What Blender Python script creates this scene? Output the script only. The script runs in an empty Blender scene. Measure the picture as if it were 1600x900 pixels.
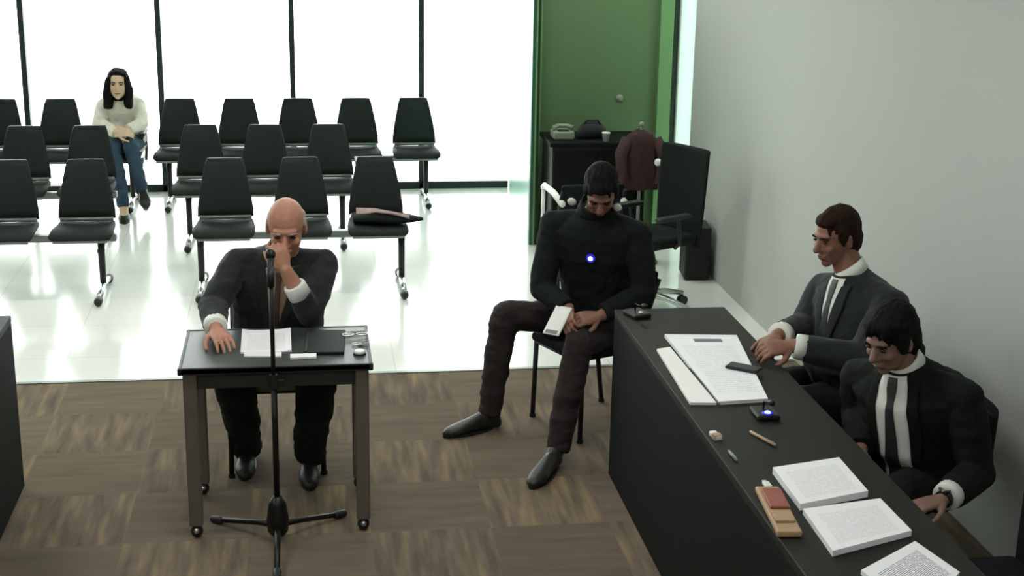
import bpy, bmesh, math, random
from mathutils import Vector, Matrix, noise
from mathutils.bvhtree import BVHTree
random.seed(7)
V = Vector
PI = math.pi
scene = bpy.context.scene
COL = scene.collection

# ------------------------------------------------------------------ materials
def lin(c):
    return tuple((x/255/12.92 if x/255 <= .04045 else ((x/255+.055)/1.055)**2.4) for x in c) + (1,)

def mat(name, rgb, rough=.6, metal=0., spec=.5, bump=0., bscale=60., var=.0, vscale=8., coat=0., emit=None, es=0., sheen=0., stretch=None):
    m = bpy.data.materials.new(name); m.use_nodes = True
    nt = m.node_tree; n = nt.nodes; l = nt.links
    b = n['Principled BSDF']
    c = lin(rgb)
    b.inputs['Base Color'].default_value = c
    b.inputs['Roughness'].default_value = rough
    b.inputs['Metallic'].default_value = metal
    b.inputs['Specular IOR Level'].default_value = spec
    b.inputs['Coat Weight'].default_value = coat
    b.inputs['Sheen Weight'].default_value = sheen
    tc = n.new('ShaderNodeTexCoord')
    src = tc.outputs['Object']
    if stretch:
        mp = n.new('ShaderNodeMapping'); mp.inputs['Scale'].default_value = stretch
        l.new(src, mp.inputs['Vector']); src = mp.outputs['Vector']
    if var:
        t = n.new('ShaderNodeTexNoise'); t.inputs['Scale'].default_value = vscale; t.inputs['Detail'].default_value = 3
        l.new(src, t.inputs['Vector'])
        r = n.new('ShaderNodeMix'); r.data_type = 'RGBA'
        r.inputs['A'].default_value = tuple(x*(1-var) for x in c[:3]) + (1,)
        r.inputs['B'].default_value = tuple(min(1, x*(1+var)) for x in c[:3]) + (1,)
        l.new(t.outputs['Fac'], r.inputs['Factor']); l.new(r.outputs['Result'], b.inputs['Base Color'])
    if bump:
        t = n.new('ShaderNodeTexNoise'); t.inputs['Scale'].default_value = bscale
        l.new(src, t.inputs['Vector'])
        bp = n.new('ShaderNodeBump'); bp.inputs['Strength'].default_value = bump; bp.inputs['Distance'].default_value = .01
        l.new(t.outputs['Fac'], bp.inputs['Height']); l.new(bp.outputs['Normal'], b.inputs['Normal'])
    if emit:
        b.inputs['Emission Color'].default_value = lin(emit); b.inputs['Emission Strength'].default_value = es
    return m

M = {}
M['wall'] = mat('wall_paint', (186, 190, 184), .75, var=.03, vscale=2, bump=.05, bscale=200)
M['ceil'] = mat('ceiling_paint', (225, 228, 224), .9, var=.02)
M['leftwall'] = mat('left_wall_paint', (200, 204, 198), .8, var=.03)
M['green'] = mat('green_wall_paint', (88, 116, 78), .6, var=.10, vscale=1.5)
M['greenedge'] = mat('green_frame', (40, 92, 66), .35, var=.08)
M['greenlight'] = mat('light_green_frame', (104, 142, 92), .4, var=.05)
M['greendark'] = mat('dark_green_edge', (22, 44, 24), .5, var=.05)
M['pale'] = mat('pale_glass_panel', (176, 226, 206), .25, var=.03)
M['frame'] = mat('window_frame_dark', (24, 38, 34), .45, var=.1)
M['deskwood'] = mat('dark_desk_top', (24, 24, 19), .6, spec=.3, var=.15, vscale=5, stretch=(8, 1, 1), bump=.04)
M['deskpanel'] = mat('dark_desk_panel', (12, 17, 13), .7, spec=.15, var=.12, vscale=4, bump=.03)
M['tabletop'] = mat('table_top_laminate', (50, 57, 55), .38, var=.08, vscale=14)
M['tableapron'] = mat('table_apron', (46, 50, 47), .5, var=.08)
M['tableleg'] = mat('table_leg_metal', (116, 108, 98), .45, metal=.35, var=.06)
M['blackmetal'] = mat('black_metal', (20, 22, 20), .4, metal=.3, var=.1)
M['blackplastic'] = mat('black_plastic', (24, 27, 25), .5, var=.1)
M['chrome'] = mat('brushed_chrome', (205, 210, 206), .25, metal=.9, var=.04, vscale=30)
M['seat'] = mat('bench_seat_vinyl', (32, 38, 35), .7, spec=.25, bump=.08, bscale=300, var=.08)
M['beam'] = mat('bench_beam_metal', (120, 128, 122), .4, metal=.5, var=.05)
M['suit1'] = mat('charcoal_suit_wool', (38, 42, 41), .85, bump=.12, bscale=500, var=.14, vscale=6, spec=.2, sheen=.1)
M['suit2'] = mat('slate_suit_wool', (38, 43, 44), .85, bump=.12, bscale=500, var=.12, vscale=6, spec=.2, sheen=.1)
M['suit3'] = mat('black_suit_wool', (20, 26, 21), .85, bump=.12, bscale=500, var=.12, vscale=6, spec=.2)
M['black_sweater'] = mat('black_knit', (24, 30, 28), .9, bump=.25, bscale=260, var=.15, vscale=9, spec=.2)
M['dark_jeans'] = mat('dark_trouser_cloth', (48, 42, 42), .85, bump=.15, bscale=300, var=.15, vscale=7, spec=.2)
M['suit_trousers'] = mat('suit_trouser_wool', (30, 33, 31), .85, bump=.1, bscale=300, var=.12, spec=.2)
M['jeans'] = mat('blue_denim', (58, 78, 96), .9, bump=.2, bscale=300, var=.2, vscale=14, spec=.2)
M['blouse'] = mat('cream_patterned_knit', (244, 234, 218), .85, bump=.2, bscale=200, var=.22, vscale=22, spec=.2)
M['shoe'] = mat('black_shoe_leather', (30, 32, 26), .45, var=.1)
M['skin1'] = mat('skin_ruddy', (186, 132, 108), .55, var=.10, vscale=14, bump=.04)
M['skin2'] = mat('skin_brown', (140, 98, 80), .55, var=.12, vscale=14, bump=.04)
M['skin3'] = mat('skin_olive', (140, 108, 92), .55, var=.12, vscale=14, bump=.04)
M['skin4'] = mat('skin_tan', (222, 190, 158), .55, var=.08, vscale=14)
M['hair_black'] = mat('black_hair', (20, 20, 17), .8, spec=.15, bump=.5, bscale=160, var=.25, vscale=30, stretch=(1, 1, .3))
M['hair_brown'] = mat('dark_brown_hair', (40, 26, 18), .8, spec=.15, bump=.5, bscale=160, var=.35, vscale=25, stretch=(1, 1, .3))
M['hair_grey'] = mat('grey_hair', (170, 152, 146), .7, bump=.5, bscale=160, var=.2, vscale=30)
M['shirt'] = mat('white_shirt_cotton', (232, 234, 226), .8, bump=.05, bscale=90, var=.03)
M['shirt_tan'] = mat('tan_shirt_cotton', (150, 124, 98), .8, bump=.05, bscale=90, var=.12, vscale=20)
M['tie_dark'] = mat('dark_silk_tie', (46, 52, 50), .5, var=.2, vscale=60)
M['tie_brown'] = mat('brown_tie', (70, 54, 40), .5, var=.2, vscale=60)
M['eye'] = mat('dark_eye', (26, 18, 14), .2)
M['lip'] = mat('lip', (130, 84, 74), .5)
M['led'] = mat('blue_led', (60, 60, 230), .4, emit=(30, 30, 200), es=.35)
M['ledw'] = mat('white_led', (220, 225, 255), .4, emit=(210, 220, 255), es=2.5)
M['white'] = mat('white_plastic', (232, 236, 228), .45, var=.02)
M['grey'] = mat('grey_plastic', (120, 126, 122), .5, var=.05)
M['maroon'] = mat('maroon_cloth', (58, 34, 32), .85, bump=.3, bscale=60, var=.35, vscale=18)
M['redbrown'] = mat('reddish_leather', (150, 84, 72), .55, var=.25, vscale=20)
M['tan'] = mat('tan_leather', (176, 146, 112), .55, var=.15, vscale=20)
M['pinkish'] = mat('pinkish_lining_cloth', (168, 146, 140), .85, bump=.2, bscale=60, var=.15, vscale=20)
M['beige'] = mat('beige_plastic', (128, 138, 120), .5, var=.12, vscale=20)
M['cream'] = mat('cream_metal', (240, 242, 232), .5, metal=0, var=.04)

def paper_mat(name, lines=True, head=False, tint=(60, 62, 78), density=.2, sc=90.):
    """white paper with rows of grey print, in the sheet's own coordinates"""
    m = mat(name, (244, 244, 246), .7)
    nt = m.node_tree; n = nt.nodes; l = nt.links; b = n['Principled BSDF']
    tc = n.new('ShaderNodeTexCoord'); sep = n.new('ShaderNodeSeparateXYZ'); l.new(tc.outputs['UV'], sep.inputs[0])
    w = n.new('ShaderNodeTexWave'); w.wave_type = 'BANDS'; w.bands_direction = 'Y'; w.inputs['Scale'].default_value = 11
    w.inputs['Distortion'].default_value = .0; l.new(tc.outputs['UV'], w.inputs['Vector'])
    nz = n.new('ShaderNodeTexNoise'); nz.inputs['Scale'].default_value = 26; l.new(tc.outputs['UV'], nz.inputs['Vector'])
    def mth(op, a, bb):
        q = n.new('ShaderNodeMath'); q.operation = op
        for i, s in enumerate((a, bb)):
            if isinstance(s, (int, float)): q.inputs[i].default_value = s
            else: l.new(s, q.inputs[i])
        return q.outputs[0]
    row = mth('GREATER_THAN', w.outputs['Fac'], .5)
    ink = mth('GREATER_THAN', nz.outputs['Fac'], .42)
    ax = mth('LESS_THAN', mth('ABSOLUTE', mth('SUBTRACT', sep.outputs[0], .5), 0), .38)
    ay = mth('LESS_THAN', mth('ABSOLUTE', mth('SUBTRACT', sep.outputs[1], .46), 0), .36)
    fac = mth('MULTIPLY', mth('MULTIPLY', row, ink), mth('MULTIPLY', ax, ay))
    fac = mth('MULTIPLY', fac, density)
    if head:
        hx = mth('LESS_THAN', mth('ABSOLUTE', mth('SUBTRACT', sep.outputs[0], .55), 0), .2)
        hy = mth('LESS_THAN', mth('ABSOLUTE', mth('SUBTRACT', sep.outputs[1], .9), 0), .028)
        fac = mth('MAXIMUM', fac, mth('MULTIPLY', mth('MULTIPLY', hx, hy), .85))
    mx = n.new('ShaderNodeMix'); mx.data_type = 'RGBA'
    mx.inputs['A'].default_value = lin((250, 250, 253)); mx.inputs['B'].default_value = lin(tint)
    l.new(fac, mx.inputs['Factor']); l.new(mx.outputs['Result'], b.inputs['Base Color'])
    return m
M['paper'] = paper_mat('printed_paper')
M['paper_head'] = paper_mat('printed_paper_headed', head=True, density=.14)
M['paper_purple'] = paper_mat('printed_paper_dense', tint=(90, 84, 120), density=.75)
M['plainpaper'] = mat('plain_paper', (244, 244, 240), .7)

def tile_mat():
    m = mat('glossy_white_tile', (238, 240, 234), .14, spec=.7, var=.03, vscale=3)
    nt = m.node_tree; n = nt.nodes; l = nt.links; b = n['Principled BSDF']
    tc = n.new('ShaderNodeTexCoord')
    br = n.new('ShaderNodeTexBrick'); br.offset = 0
    br.inputs['Color1'].default_value = lin((240, 242, 237)); br.inputs['Color2'].default_value = lin((237, 239, 233))
    br.inputs['Mortar'].default_value = lin((222, 225, 218)); br.inputs['Scale'].default_value = 1
    br.inputs['Mortar Size'].default_value = .004; br.inputs['Brick Width'].default_value = .6; br.inputs['Row Height'].default_value = .6
    l.new(tc.outputs['Object'], br.inputs['Vector']); l.new(br.outputs['Color'], b.inputs['Base Color'])
    return m
M['tile'] = tile_mat()
M['fabric'] = mat('black_office_fabric', (26, 32, 30), .9, spec=.15, bump=.1, bscale=300, var=.1)

def carpet_mat():
    """square carpet tiles laid quarter-turned, each with its own streaks"""
    m = mat('streaked_carpet_tiles', (104, 92, 76), .95, spec=.1)
    nt = m.node_tree; n = nt.nodes; l = nt.links; b = n['Principled BSDF']
    tc = n.new('ShaderNodeTexCoord')
    def streak(sx, sy, seed):
        mp = n.new('ShaderNodeMapping'); mp.inputs['Scale'].default_value = (sx, sy, 1); mp.inputs['Location'].default_value = (seed, seed, 0)
        l.new(tc.outputs['Object'], mp.inputs['Vector'])
        t = n.new('ShaderNodeTexNoise'); t.inputs['Scale'].default_value = 1; t.inputs['Detail'].default_value = 2
        l.new(mp.outputs['Vector'], t.inputs['Vector']); return t.outputs['Fac']
    a = streak(22, 2.6, 1.3); c = streak(2.6, 16, 5.1)
    ck = n.new('ShaderNodeTexChecker'); ck.inputs['Scale'].default_value = 2.0
    ck.inputs['Color1'].default_value = (0, 0, 0, 1); ck.inputs['Color2'].default_value = (1, 1, 1, 1)
    mpc = n.new('ShaderNodeMapping'); mpc.inputs['Location'].default_value = (.13, .005, .25)
    l.new(tc.outputs['Object'], mpc.inputs['Vector']); l.new(mpc.outputs['Vector'], ck.inputs['Vector'])
    mx = n.new('ShaderNodeMix'); l.new(ck.outputs['Fac'], mx.inputs['Factor']); l.new(a, mx.inputs['A']); 
    cf = n.new('ShaderNodeMath'); cf.operation = 'MULTIPLY_ADD'; cf.inputs[1].default_value = .35; cf.inputs[2].default_value = .29
    l.new(c, cf.inputs[0]); l.new(cf.outputs[0], mx.inputs['B'])
    # tone of each tile
    sn = n.new('ShaderNodeVectorMath'); sn.operation = 'SNAP'; sn.inputs[1].default_value = (.5, .5, .5)
    l.new(mpc.outputs['Vector'], sn.inputs[0])
    wn = n.new('ShaderNodeTexWhiteNoise'); wn.noise_dimensions = '2D'; l.new(sn.outputs[0], wn.inputs['Vector'])
    ad = n.new('ShaderNodeMath'); ad.operation = 'MULTIPLY_ADD'; ad.inputs[1].default_value = .11
    l.new(wn.outputs['Value'], ad.inputs[0]); l.new(mx.outputs['Result'], ad.inputs[2])
    r = n.new('ShaderNodeValToRGB'); e = r.color_ramp.elements
    e[0].position = .36; e[0].color = lin((94, 85, 75)); e[1].position = .86; e[1].color = lin((146, 126, 96))
    x = r.color_ramp.elements.new(.58); x.color = lin((115, 103, 88))
    l.new(ad.outputs[0], r.inputs['Fac']); l.new(r.outputs['Color'], b.inputs['Base Color'])
    bp = n.new('ShaderNodeBump'); bp.inputs['Strength'].default_value = .2; bp.inputs['Distance'].default_value = .004
    l.new(mx.outputs['Result'], bp.inputs['Height']); l.new(bp.outputs['Normal'], b.inputs['Normal'])
    return m
M['carpet'] = carpet_mat()

def glass_mat():
    m = bpy.data.materials.new('window_glass'); m.use_nodes = True
    nt = m.node_tree; n = nt.nodes; l = nt.links; n.clear()
    o = n.new('ShaderNodeOutputMaterial'); t = n.new('ShaderNodeBsdfTransparent'); g = n.new('ShaderNodeBsdfGlossy')
    t.inputs['Color'].default_value = (.97, .99, .975, 1); g.inputs['Roughness'].default_value = .02
    f = n.new('ShaderNodeFresnel'); f.inputs['IOR'].default_value = 1.35
    x = n.new('ShaderNodeMixShader'); l.new(f.outputs[0], x.inputs[0]); l.new(t.outputs[0], x.inputs[1]); l.new(g.outputs[0], x.inputs[2])
    l.new(x.outputs[0], o.inputs[0]); return m
M['glass'] = glass_mat()
def frosted_mat():
    m = bpy.data.materials.new('mint_frosted_glass'); m.use_nodes = True
    nt = m.node_tree; n = nt.nodes; l = nt.links; n.clear()
    o = n.new('ShaderNodeOutputMaterial'); t = n.new('ShaderNodeBsdfTranslucent'); g = n.new('ShaderNodeBsdfDiffuse')
    t.inputs['Color'].default_value = (.62, .75, .67, 1); g.inputs['Color'].default_value = (.45, .56, .50, 1)
    x = n.new('ShaderNodeMixShader'); x.inputs[0].default_value = .45; l.new(t.outputs[0], x.inputs[1]); l.new(g.outputs[0], x.inputs[2])
    l.new(x.outputs[0], o.inputs[0]); return m
M['frosted'] = frosted_mat()

# ------------------------------------------------------------------ mesh helpers
def box(bm, c, s, bev=0., rot=None, seg=2):
    t = bmesh.new(); bmesh.ops.create_cube(t, size=1)
    for v in t.verts: v.co = V((v.co.x*s[0], v.co.y*s[1], v.co.z*s[2]))
    if bev: bmesh.ops.bevel(t, geom=t.edges[:], offset=bev, segments=seg, profile=.5, affect='EDGES')
    mt = Matrix.Translation(V(c)) @ (rot.to_4x4() if rot else Matrix())
    t.transform(mt); me = bpy.data.meshes.new('t'); t.to_mesh(me); t.free(); bm.from_mesh(me); bpy.data.meshes.remove(me)

def loft(bm, rings, n=16, cap=True):
    """rings: (centre, vector a, vector b) -> closed tube"""
    R = []
    for c, a, b in rings:
        c, a, b = V(c), V(a), V(b)
        R.append([bm.verts.new(c + a*math.cos(2*PI*i/n) + b*math.sin(2*PI*i/n)) for i in range(n)])
    for p, q in zip(R, R[1:]):
        for i in range(n): bm.faces.new((p[i], p[(i+1) % n], q[(i+1) % n], q[i]))
    if cap: bm.faces.new(R[0][::-1]); bm.faces.new(R[-1])

def perp(d):
    d = d.normalized(); a = d.cross(V((0, 0, 1)))
    if a.length < .15: a = d.cross(V((1, 0, 0)))
    a.normalize(); return a, d.cross(a).normalized()

def tube(bm, pts, r, n=10, closed_ends=True):
    pts = [V(p) for p in pts]; rr = r if isinstance(r, (list, tuple)) else [r]*len(pts)
    rings = []; pa = None
    for i, p in enumerate(pts):
        d = (pts[min(i+1, len(pts)-1)] - pts[max(i-1, 0)]).normalized()
        if pa is None: a, b = perp(d)
        else:
            a = (pa - d*pa.dot(d)).normalized(); b = d.cross(a).normalized()
        pa = a; rings.append((p, a*rr[i], b*rr[i]))
    loft(bm, rings, n, closed_ends)

def capsule(bm, p, q, r0, r1, n=14):
    p, q = V(p), V(q); d = (q-p)
    L = d.length; d = d.normalized() if L > 1e-6 else V((0, 0, 1)); a, b = perp(d); rings = []
    for t in (-.98, -.8, -.45, 0): rings.append((p + d*r0*t, a*r0*math.sqrt(1-t*t), b*r0*math.sqrt(1-t*t)))
    for t in (0, .45, .8, .98): rings.append((q + d*r1*t, a*r1*math.sqrt(1-t*t), b*r1*math.sqrt(1-t*t)))
    loft(bm, rings, n)

def ell(bm, c, a, b, w, n=16):
    """ellipsoid with semi-axis vectors a, b, w"""
    c, a, b, w = V(c), V(a), V(b), V(w); rings = []
    for i in range(11):
        t = -1 + 2*i/10; t = math.sin(t*PI/2)*.995; k = math.sqrt(max(0, 1-t*t)); rings.append((c + w*t, a*k, b*k))
    loft(bm, rings, n)

def mesh_of(bm, smooth=True):
    me = bpy.data.meshes.new('m'); bmesh.ops.recalc_face_normals(bm, faces=bm.faces[:]); bm.to_mesh(me); bm.free()
    if smooth:
        for p in me.polygons: p.use_smooth = True
    return me

def ob(name, bm, m, parent=None, loc=None, smooth=False, kind=None):
    """one mesh object; vertices are given in the parent's space"""
    me = mesh_of(bm, smooth) if not isinstance(bm, bpy.types.Mesh) else bm
    me.name = name
    o = bpy.data.objects.new(name, me); COL.objects.link(o)
    if m: me.materials.clear(); me.materials.append(M[m] if isinstance(m, str) else m)
    if parent: o.parent = parent
    if loc: o.location = loc
    if kind: o['kind'] = kind
    return o

def thing(name, label, cat, loc=(0, 0, 0), rz=0, group=None):
    o = bpy.data.objects.new(name, None); COL.objects.link(o); o.location = loc; o.rotation_euler = (0, 0, rz)
    o['label'] = label; o['category'] = cat
    if group: o['group'] = group
    return o

def tag(o, label, cat, group=None):
    o['label'] = label; o['category'] = cat
    if group: o['group'] = group
    return o

def remesh(bm, vox, smooth=4):
    """fuse overlapping volumes of a bmesh into one continuous surface"""
    me = mesh_of(bm); o = bpy.data.objects.new('tmp', me); COL.objects.link(o)
    md = o.modifiers.new('r', 'REMESH'); md.mode = 'VOXEL'; md.voxel_size = vox; md.use_smooth_shade = True
    if smooth:
        s = o.modifiers.new('s', 'SMOOTH'); s.iterations = smooth; s.factor = .5
    dg = bpy.context.evaluated_depsgraph_get()
    out = bpy.data.meshes.new_from_object(o.evaluated_get(dg))
    bpy.data.objects.remove(o); bpy.data.meshes.remove(me)
    for p in out.polygons: p.use_smooth = True
    return out

def B(): return bmesh.new()
def shift(me, d):
    me.transform(Matrix.Translation(-V(d))); return me

# ------------------------------------------------------------------ camera
cam = bpy.data.cameras.new('camera'); co = bpy.data.objects.new('camera', cam); COL.objects.link(co)
pitch, yaw, roll, FPX = .278, .145, .018, 2266.566
fw = V((math.sin(yaw)*math.cos(pitch), math.cos(yaw)*math.cos(pitch), -math.sin(pitch)))
rt = V((math.cos(yaw), -math.sin(yaw), 0)); up = rt.cross(fw)
rt, up = rt*math.cos(roll)+up*math.sin(roll), up*math.cos(roll)-rt*math.sin(roll)
mw = Matrix((rt, up, -fw)).transposed().to_4x4(); mw.translation = V((.134, -5.528, 2.635))
co.matrix_world = mw; cam.sensor_width = 36; cam.lens = FPX/1600*36; cam.clip_start = .05; cam.clip_end = 200
scene.camera = co

# ------------------------------------------------------------------ the room
WY, WX, CZ, LX, BY = 6.8, 2.87, 3.2, -5.2, -7.0
CY = 1.99
def slab(name, c, s, m, **k): b = B(); box(b, c, s); return ob(name, b, m, kind='structure', **k)
slab('floor', ((LX+WX)/2, (CY+WY)/2, -.05), (WX-LX, WY-CY, .1), 'tile')
b = B(); box(b, ((LX+WX)/2, (BY+CY)/2, -.05), (WX-LX, CY-BY, .1)); ob('floor_carpet', b, 'carpet', kind='structure')
slab('trim_1', ((LX+WX)/2, CY, .002), (WX-LX-.02, .03, .006), 'beam')
slab('ceiling', ((LX+WX)/2, (BY+WY)/2, CZ+.05), (WX-LX, WY-BY, .1), 'ceil')
b = B(); box(b, (WX+.06, (BY-.1+4.50)/2, CZ/2), (.12, 4.50-BY+.1, CZ)); box(b, (WX+.06, (4.93+WY+.1)/2, CZ/2), (.12, WY+.1-4.93, CZ)); ob('wall_right', b, 'wall', kind='structure')
slab('wall_left', (LX-.06, (BY+WY)/2, CZ/2), (.12, WY-BY+.2, CZ), 'leftwall')
slab('wall_rear', ((LX+WX)/2, BY-.06, CZ/2), (WX-LX, .12, CZ), 'leftwall')
slab('wall_green', ((1.80+WX)/2, 5.05, CZ/2), (WX-1.80, .1, CZ), 'green')
# return wall beside the windows: pale face, green framed end
b = B(); box(b, (0, 0, CZ/2), (.05, 2.02, CZ), 0, Matrix.Rotation(-.068, 3, 'Z')); b.transform(Matrix.Translation((1.845, 5.80, 0))); ob('wall_return', b, 'pale', kind='structure')
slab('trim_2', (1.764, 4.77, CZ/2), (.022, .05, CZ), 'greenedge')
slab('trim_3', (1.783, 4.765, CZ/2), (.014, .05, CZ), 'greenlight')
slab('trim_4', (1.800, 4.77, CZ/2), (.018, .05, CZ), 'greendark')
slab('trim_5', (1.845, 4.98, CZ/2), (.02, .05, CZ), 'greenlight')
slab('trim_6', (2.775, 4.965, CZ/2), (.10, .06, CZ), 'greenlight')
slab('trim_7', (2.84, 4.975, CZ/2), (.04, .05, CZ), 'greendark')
b = B(); box(b, (WX+.012, 4.715, CZ/2), (.012, .43, CZ)); ob('window_20', b, 'frosted', kind='structure')
# windows
mx = [-2.125+1.083*i for i in range(-3, 5)]
edges = [LX] + [x for x in mx if LX+.1 < x < 1.7] + [1.88]
b = B(); box(b, ((LX+1.88)/2, WY+.02, .03), (1.88-LX, .09, .06), .004); box(b, ((LX+1.88)/2, WY+.02, CZ-.03), (1.88-LX, .09, .06), .004)
for x in edges[1:-1]: box(b, (x, WY+.02, CZ/2), (.045, .09, CZ), .003)
ob('trim_9', b, 'frame', kind='structure')
for i, (x0, x1) in enumerate(zip(edges, edges[1:])):
    b = B(); box(b, ((x0+x1)/2, WY+.03, CZ/2), (x1-x0-.04, .008, CZ-.11)); ob('window_%d' % (i+1), b, 'glass', kind='structure')
# shadow-catching floor outside, pale paving
b = B(); box(b, (0, WY+6.1, -.1), (30, 12, .1)); ob('ground_outside', b, mat('pale_paving', (236, 238, 236), .9, var=.02), kind='structure')

# ------------------------------------------------------------------ light: bright overcast day outside, unseen area lights under the ceiling inside
w = bpy.data.worlds.new('world'); scene.world = w; w.use_nodes = True
bg = w.node_tree.nodes['Background']; bg.inputs['Color'].default_value = (.965, 1, .985, 1); bg.inputs['Strength'].default_value = 7.0
def area(name, loc, sx, sy, e, col=(1, 1, .97), rot=(0, 0, 0)):
    l = bpy.data.lights.new(name, 'AREA'); l.shape = 'RECTANGLE'; l.size = sx; l.size_y = sy; l.energy = e; l.color = col
    o = bpy.data.objects.new(name, l); COL.objects.link(o); o.location = loc; o.rotation_euler = rot; return o
for (x, y) in ((-2.4, -3.6), (.6, -3.6), (-2.4, -.6), (.6, -.6), (-2.4, 2.4), (.6, 2.4)):
    area('unseen_ceiling_light', (x, y, CZ-.03), 1.2, .3, 26)
area('unseen_ceiling_light', (2.35, 4.2, CZ-.03), .3, .6, 22)  # added light, out of view, to brighten the alcove
scene.view_settings.view_transform = 'Standard'; scene.view_settings.look = 'None'
scene.view_settings.gamma = 1; scene.view_settings.use_curve_mapping = False; scene.view_settings.exposure = 0

# ------------------------------------------------------------------ bench seating
def bench(x0, yr, n, label, s=.478, arms=(True, True), post_in=.06):
    """n seats along x, first seat centre at x0, seats facing -y"""
    cx = x0 + (n-1)*s/2
    t = thing('beam_bench', label, 'bench', (cx, yr, 0), group='black beam benches by the windows')
    L = (n-1)*s + .30
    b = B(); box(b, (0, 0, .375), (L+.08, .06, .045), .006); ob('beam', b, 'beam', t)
    for i in range(n):
        x = x0 - cx + i*s
        b = B()
        prof = [(-.25, .415, .185, .012), (-.235, .428, .192, .020), (-.1, .436, .192, .02), (.05, .43, .182, .018), (.10, .438, .175, .018)]
        pad(b, x, prof); st = ob('seat', b, 'seat', t, smooth=True)
        b = B(); box(b, (x, -.245, .405), (.33, .012, .016), .003); box(b, (x, -.02, .405), (.20, .20, .02), .004); ob('seat_plate_and_glint', b, 'beam', st)  # grey front strip stands in for the seat-edge highlight; plate below
        b = B()
        pts = [(.118, .475, .178), (.128, .53, .176), (.145, .62, .163), (.168, .72, .143), (.192, .80, .126), (.214, .838, .112)]
        back(b, x, pts); bk = ob('backrest', b, 'seat', t, smooth=True)
        b = B(); tube(b, [(x-.165, .088, .474), (x, .084, .474), (x+.165, .088, .474)], .013, 8)  # grey rail stands in for the highlight stripe between seat and back
        for sx in (-.14, .14): tube(b, [(x+sx, .09, .47), (x+sx, .05, .40)], .009, 6)
        ob('highlight_rail', b, 'beam', bk, smooth=True)
    for sd in (-1, 1):
        x = sd*(L/2 - post_in)
        b = B(); tube(b, [(x, .01, .37), (x, 0, .30), (x, 0, .06)], [.026, .022, .02], 10); lg = ob('leg', b, 'blackmetal', t, smooth=True)
        b = B(); tube(b, [(x, -.22, .035), (x, -.1, .055), (x, 0, .066), (x, .12, .055), (x, .24, .035)], .02, 10); ft = ob('foot_bar', b, 'chrome', lg, smooth=True)
        for y in (-.26, .27):
            b = B(); capsule(b, (x, y-.02, .028), (x, y+.02, .03), .027, .027, 10); ob('foot_cap', b, 'blackplastic', ft, smooth=True)
    for k, sd in enumerate((-1, 1)):
        if arms[k]:
            x = sd*(L/2 + .055)
            b = B(); tube(b, [(x, .02, .375), (x, .09, .46), (x, .06, .59), (x, -.02, .60), (x, -.2, .59)], .013, 8)
            box(b, (x, -.06, .613), (.045, .26, .022), .008); ob('armrest', b, 'blackplastic', t)
    return t

def pad(b, x, prof):
    n = 12; R = []
    for (y, z, hw, th) in prof:
        ring = []
        for i in range(n):
            a = 2*PI*i/n; ca, sa = math.cos(a), math.sin(a)
            ring.append(b.verts.new((x + hw*math.copysign(abs(ca)**.35, ca), y, z + th*math.copysign(abs(sa)**.7, sa) + .012*(abs(ca)**.35)**4)))
        R.append(ring)
    for p, q in zip(R, R[1:]):
        for i in range(n): b.faces.new((p[i], p[(i+1) % n], q[(i+1) % n], q[i]))
    b.faces.new(R[0]); b.faces.new(R[-1][::-1])
def back(b, x, pts):
    n = 12; R = []
    for (y, z, hw) in pts:
        ring = []
        for i in range(n):
            a = 2*PI*i/n; ca, sa = math.cos(a), math.sin(a); cx_ = math.copysign(abs(ca)**.35, ca)
            ring.append(b.verts.new((x + hw*cx_, y - .012*abs(cx_)**4 + .017*math.copysign(abs(sa)**.7, sa), z)))
        R.append(ring)
    for p, q in zip(R, R[1:]):
        for i in range(n): b.faces.new((p[i], p[(i+1) % n], q[(i+1) % n], q[i]))
    b.faces.new(R[0]); b.faces.new(R[-1][::-1])

S = .478
bench(-.865, 6.245, 5, 'long black beam bench of five empty seats in the back row against the window', s=.473, arms=(False, False))
bench(-2.72, 6.245, 4, 'black beam bench in the back row at left with the long-haired woman on it', s=.46, arms=(False, True))
bench(-.62, 4.96, 3, 'black three-seat bench in the middle row, right of the aisle', s=.462, arms=(False, True))
bench(-2.31, 4.96, 3, 'black beam bench in the middle row, left of the aisle', s=.455, arms=(False, False))
bench(-.385, 3.677, 3, 'black three-seat bench in the front row behind the old man, coat on end seat', s=.484, arms=(False, False), post_in=-.01)
bench(-2.20, 3.677, 3, 'black beam bench in the front row at the left edge', s=.473, arms=(False, False))

# folded coat on the end seat of the front row
t = thing('folded_coat', 'dark folded coat with pinkish lining lying on the end seat of the front row', 'coat', (.60, 3.60, .455))
b = B()
loft(b, [((-.17, .05, .03), (0, .10, 0), (0, 0, .025)), ((-.05, .03, .045), (0, .13, 0), (0, 0, .04)), ((.08, 0, .04), (0, .12, 0), (0, 0, .035)), ((.21, -.07, .045), (0, .06, 0), (0, 0, .02)), ((.27, -.10, .05), (0, .02, 0), (0, 0, .008))], 14)
ob('cloth', b, 'suit3', t, smooth=True)
b = B()
loft(b, [((-.15, .05, .065), (0, .035, .02), (0, -.01, .012)), ((-.03, -.01, .088), (0, .045, .0), (0, 0, .012)), ((.08, -.06, .078), (0, .04, -.01), (0, 0, .012)), ((.18, -.10, .062), (0, .03, -.0), (0, 0, .012))], 12)
ob('lining', b, 'pinkish', t, smooth=True)

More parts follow.
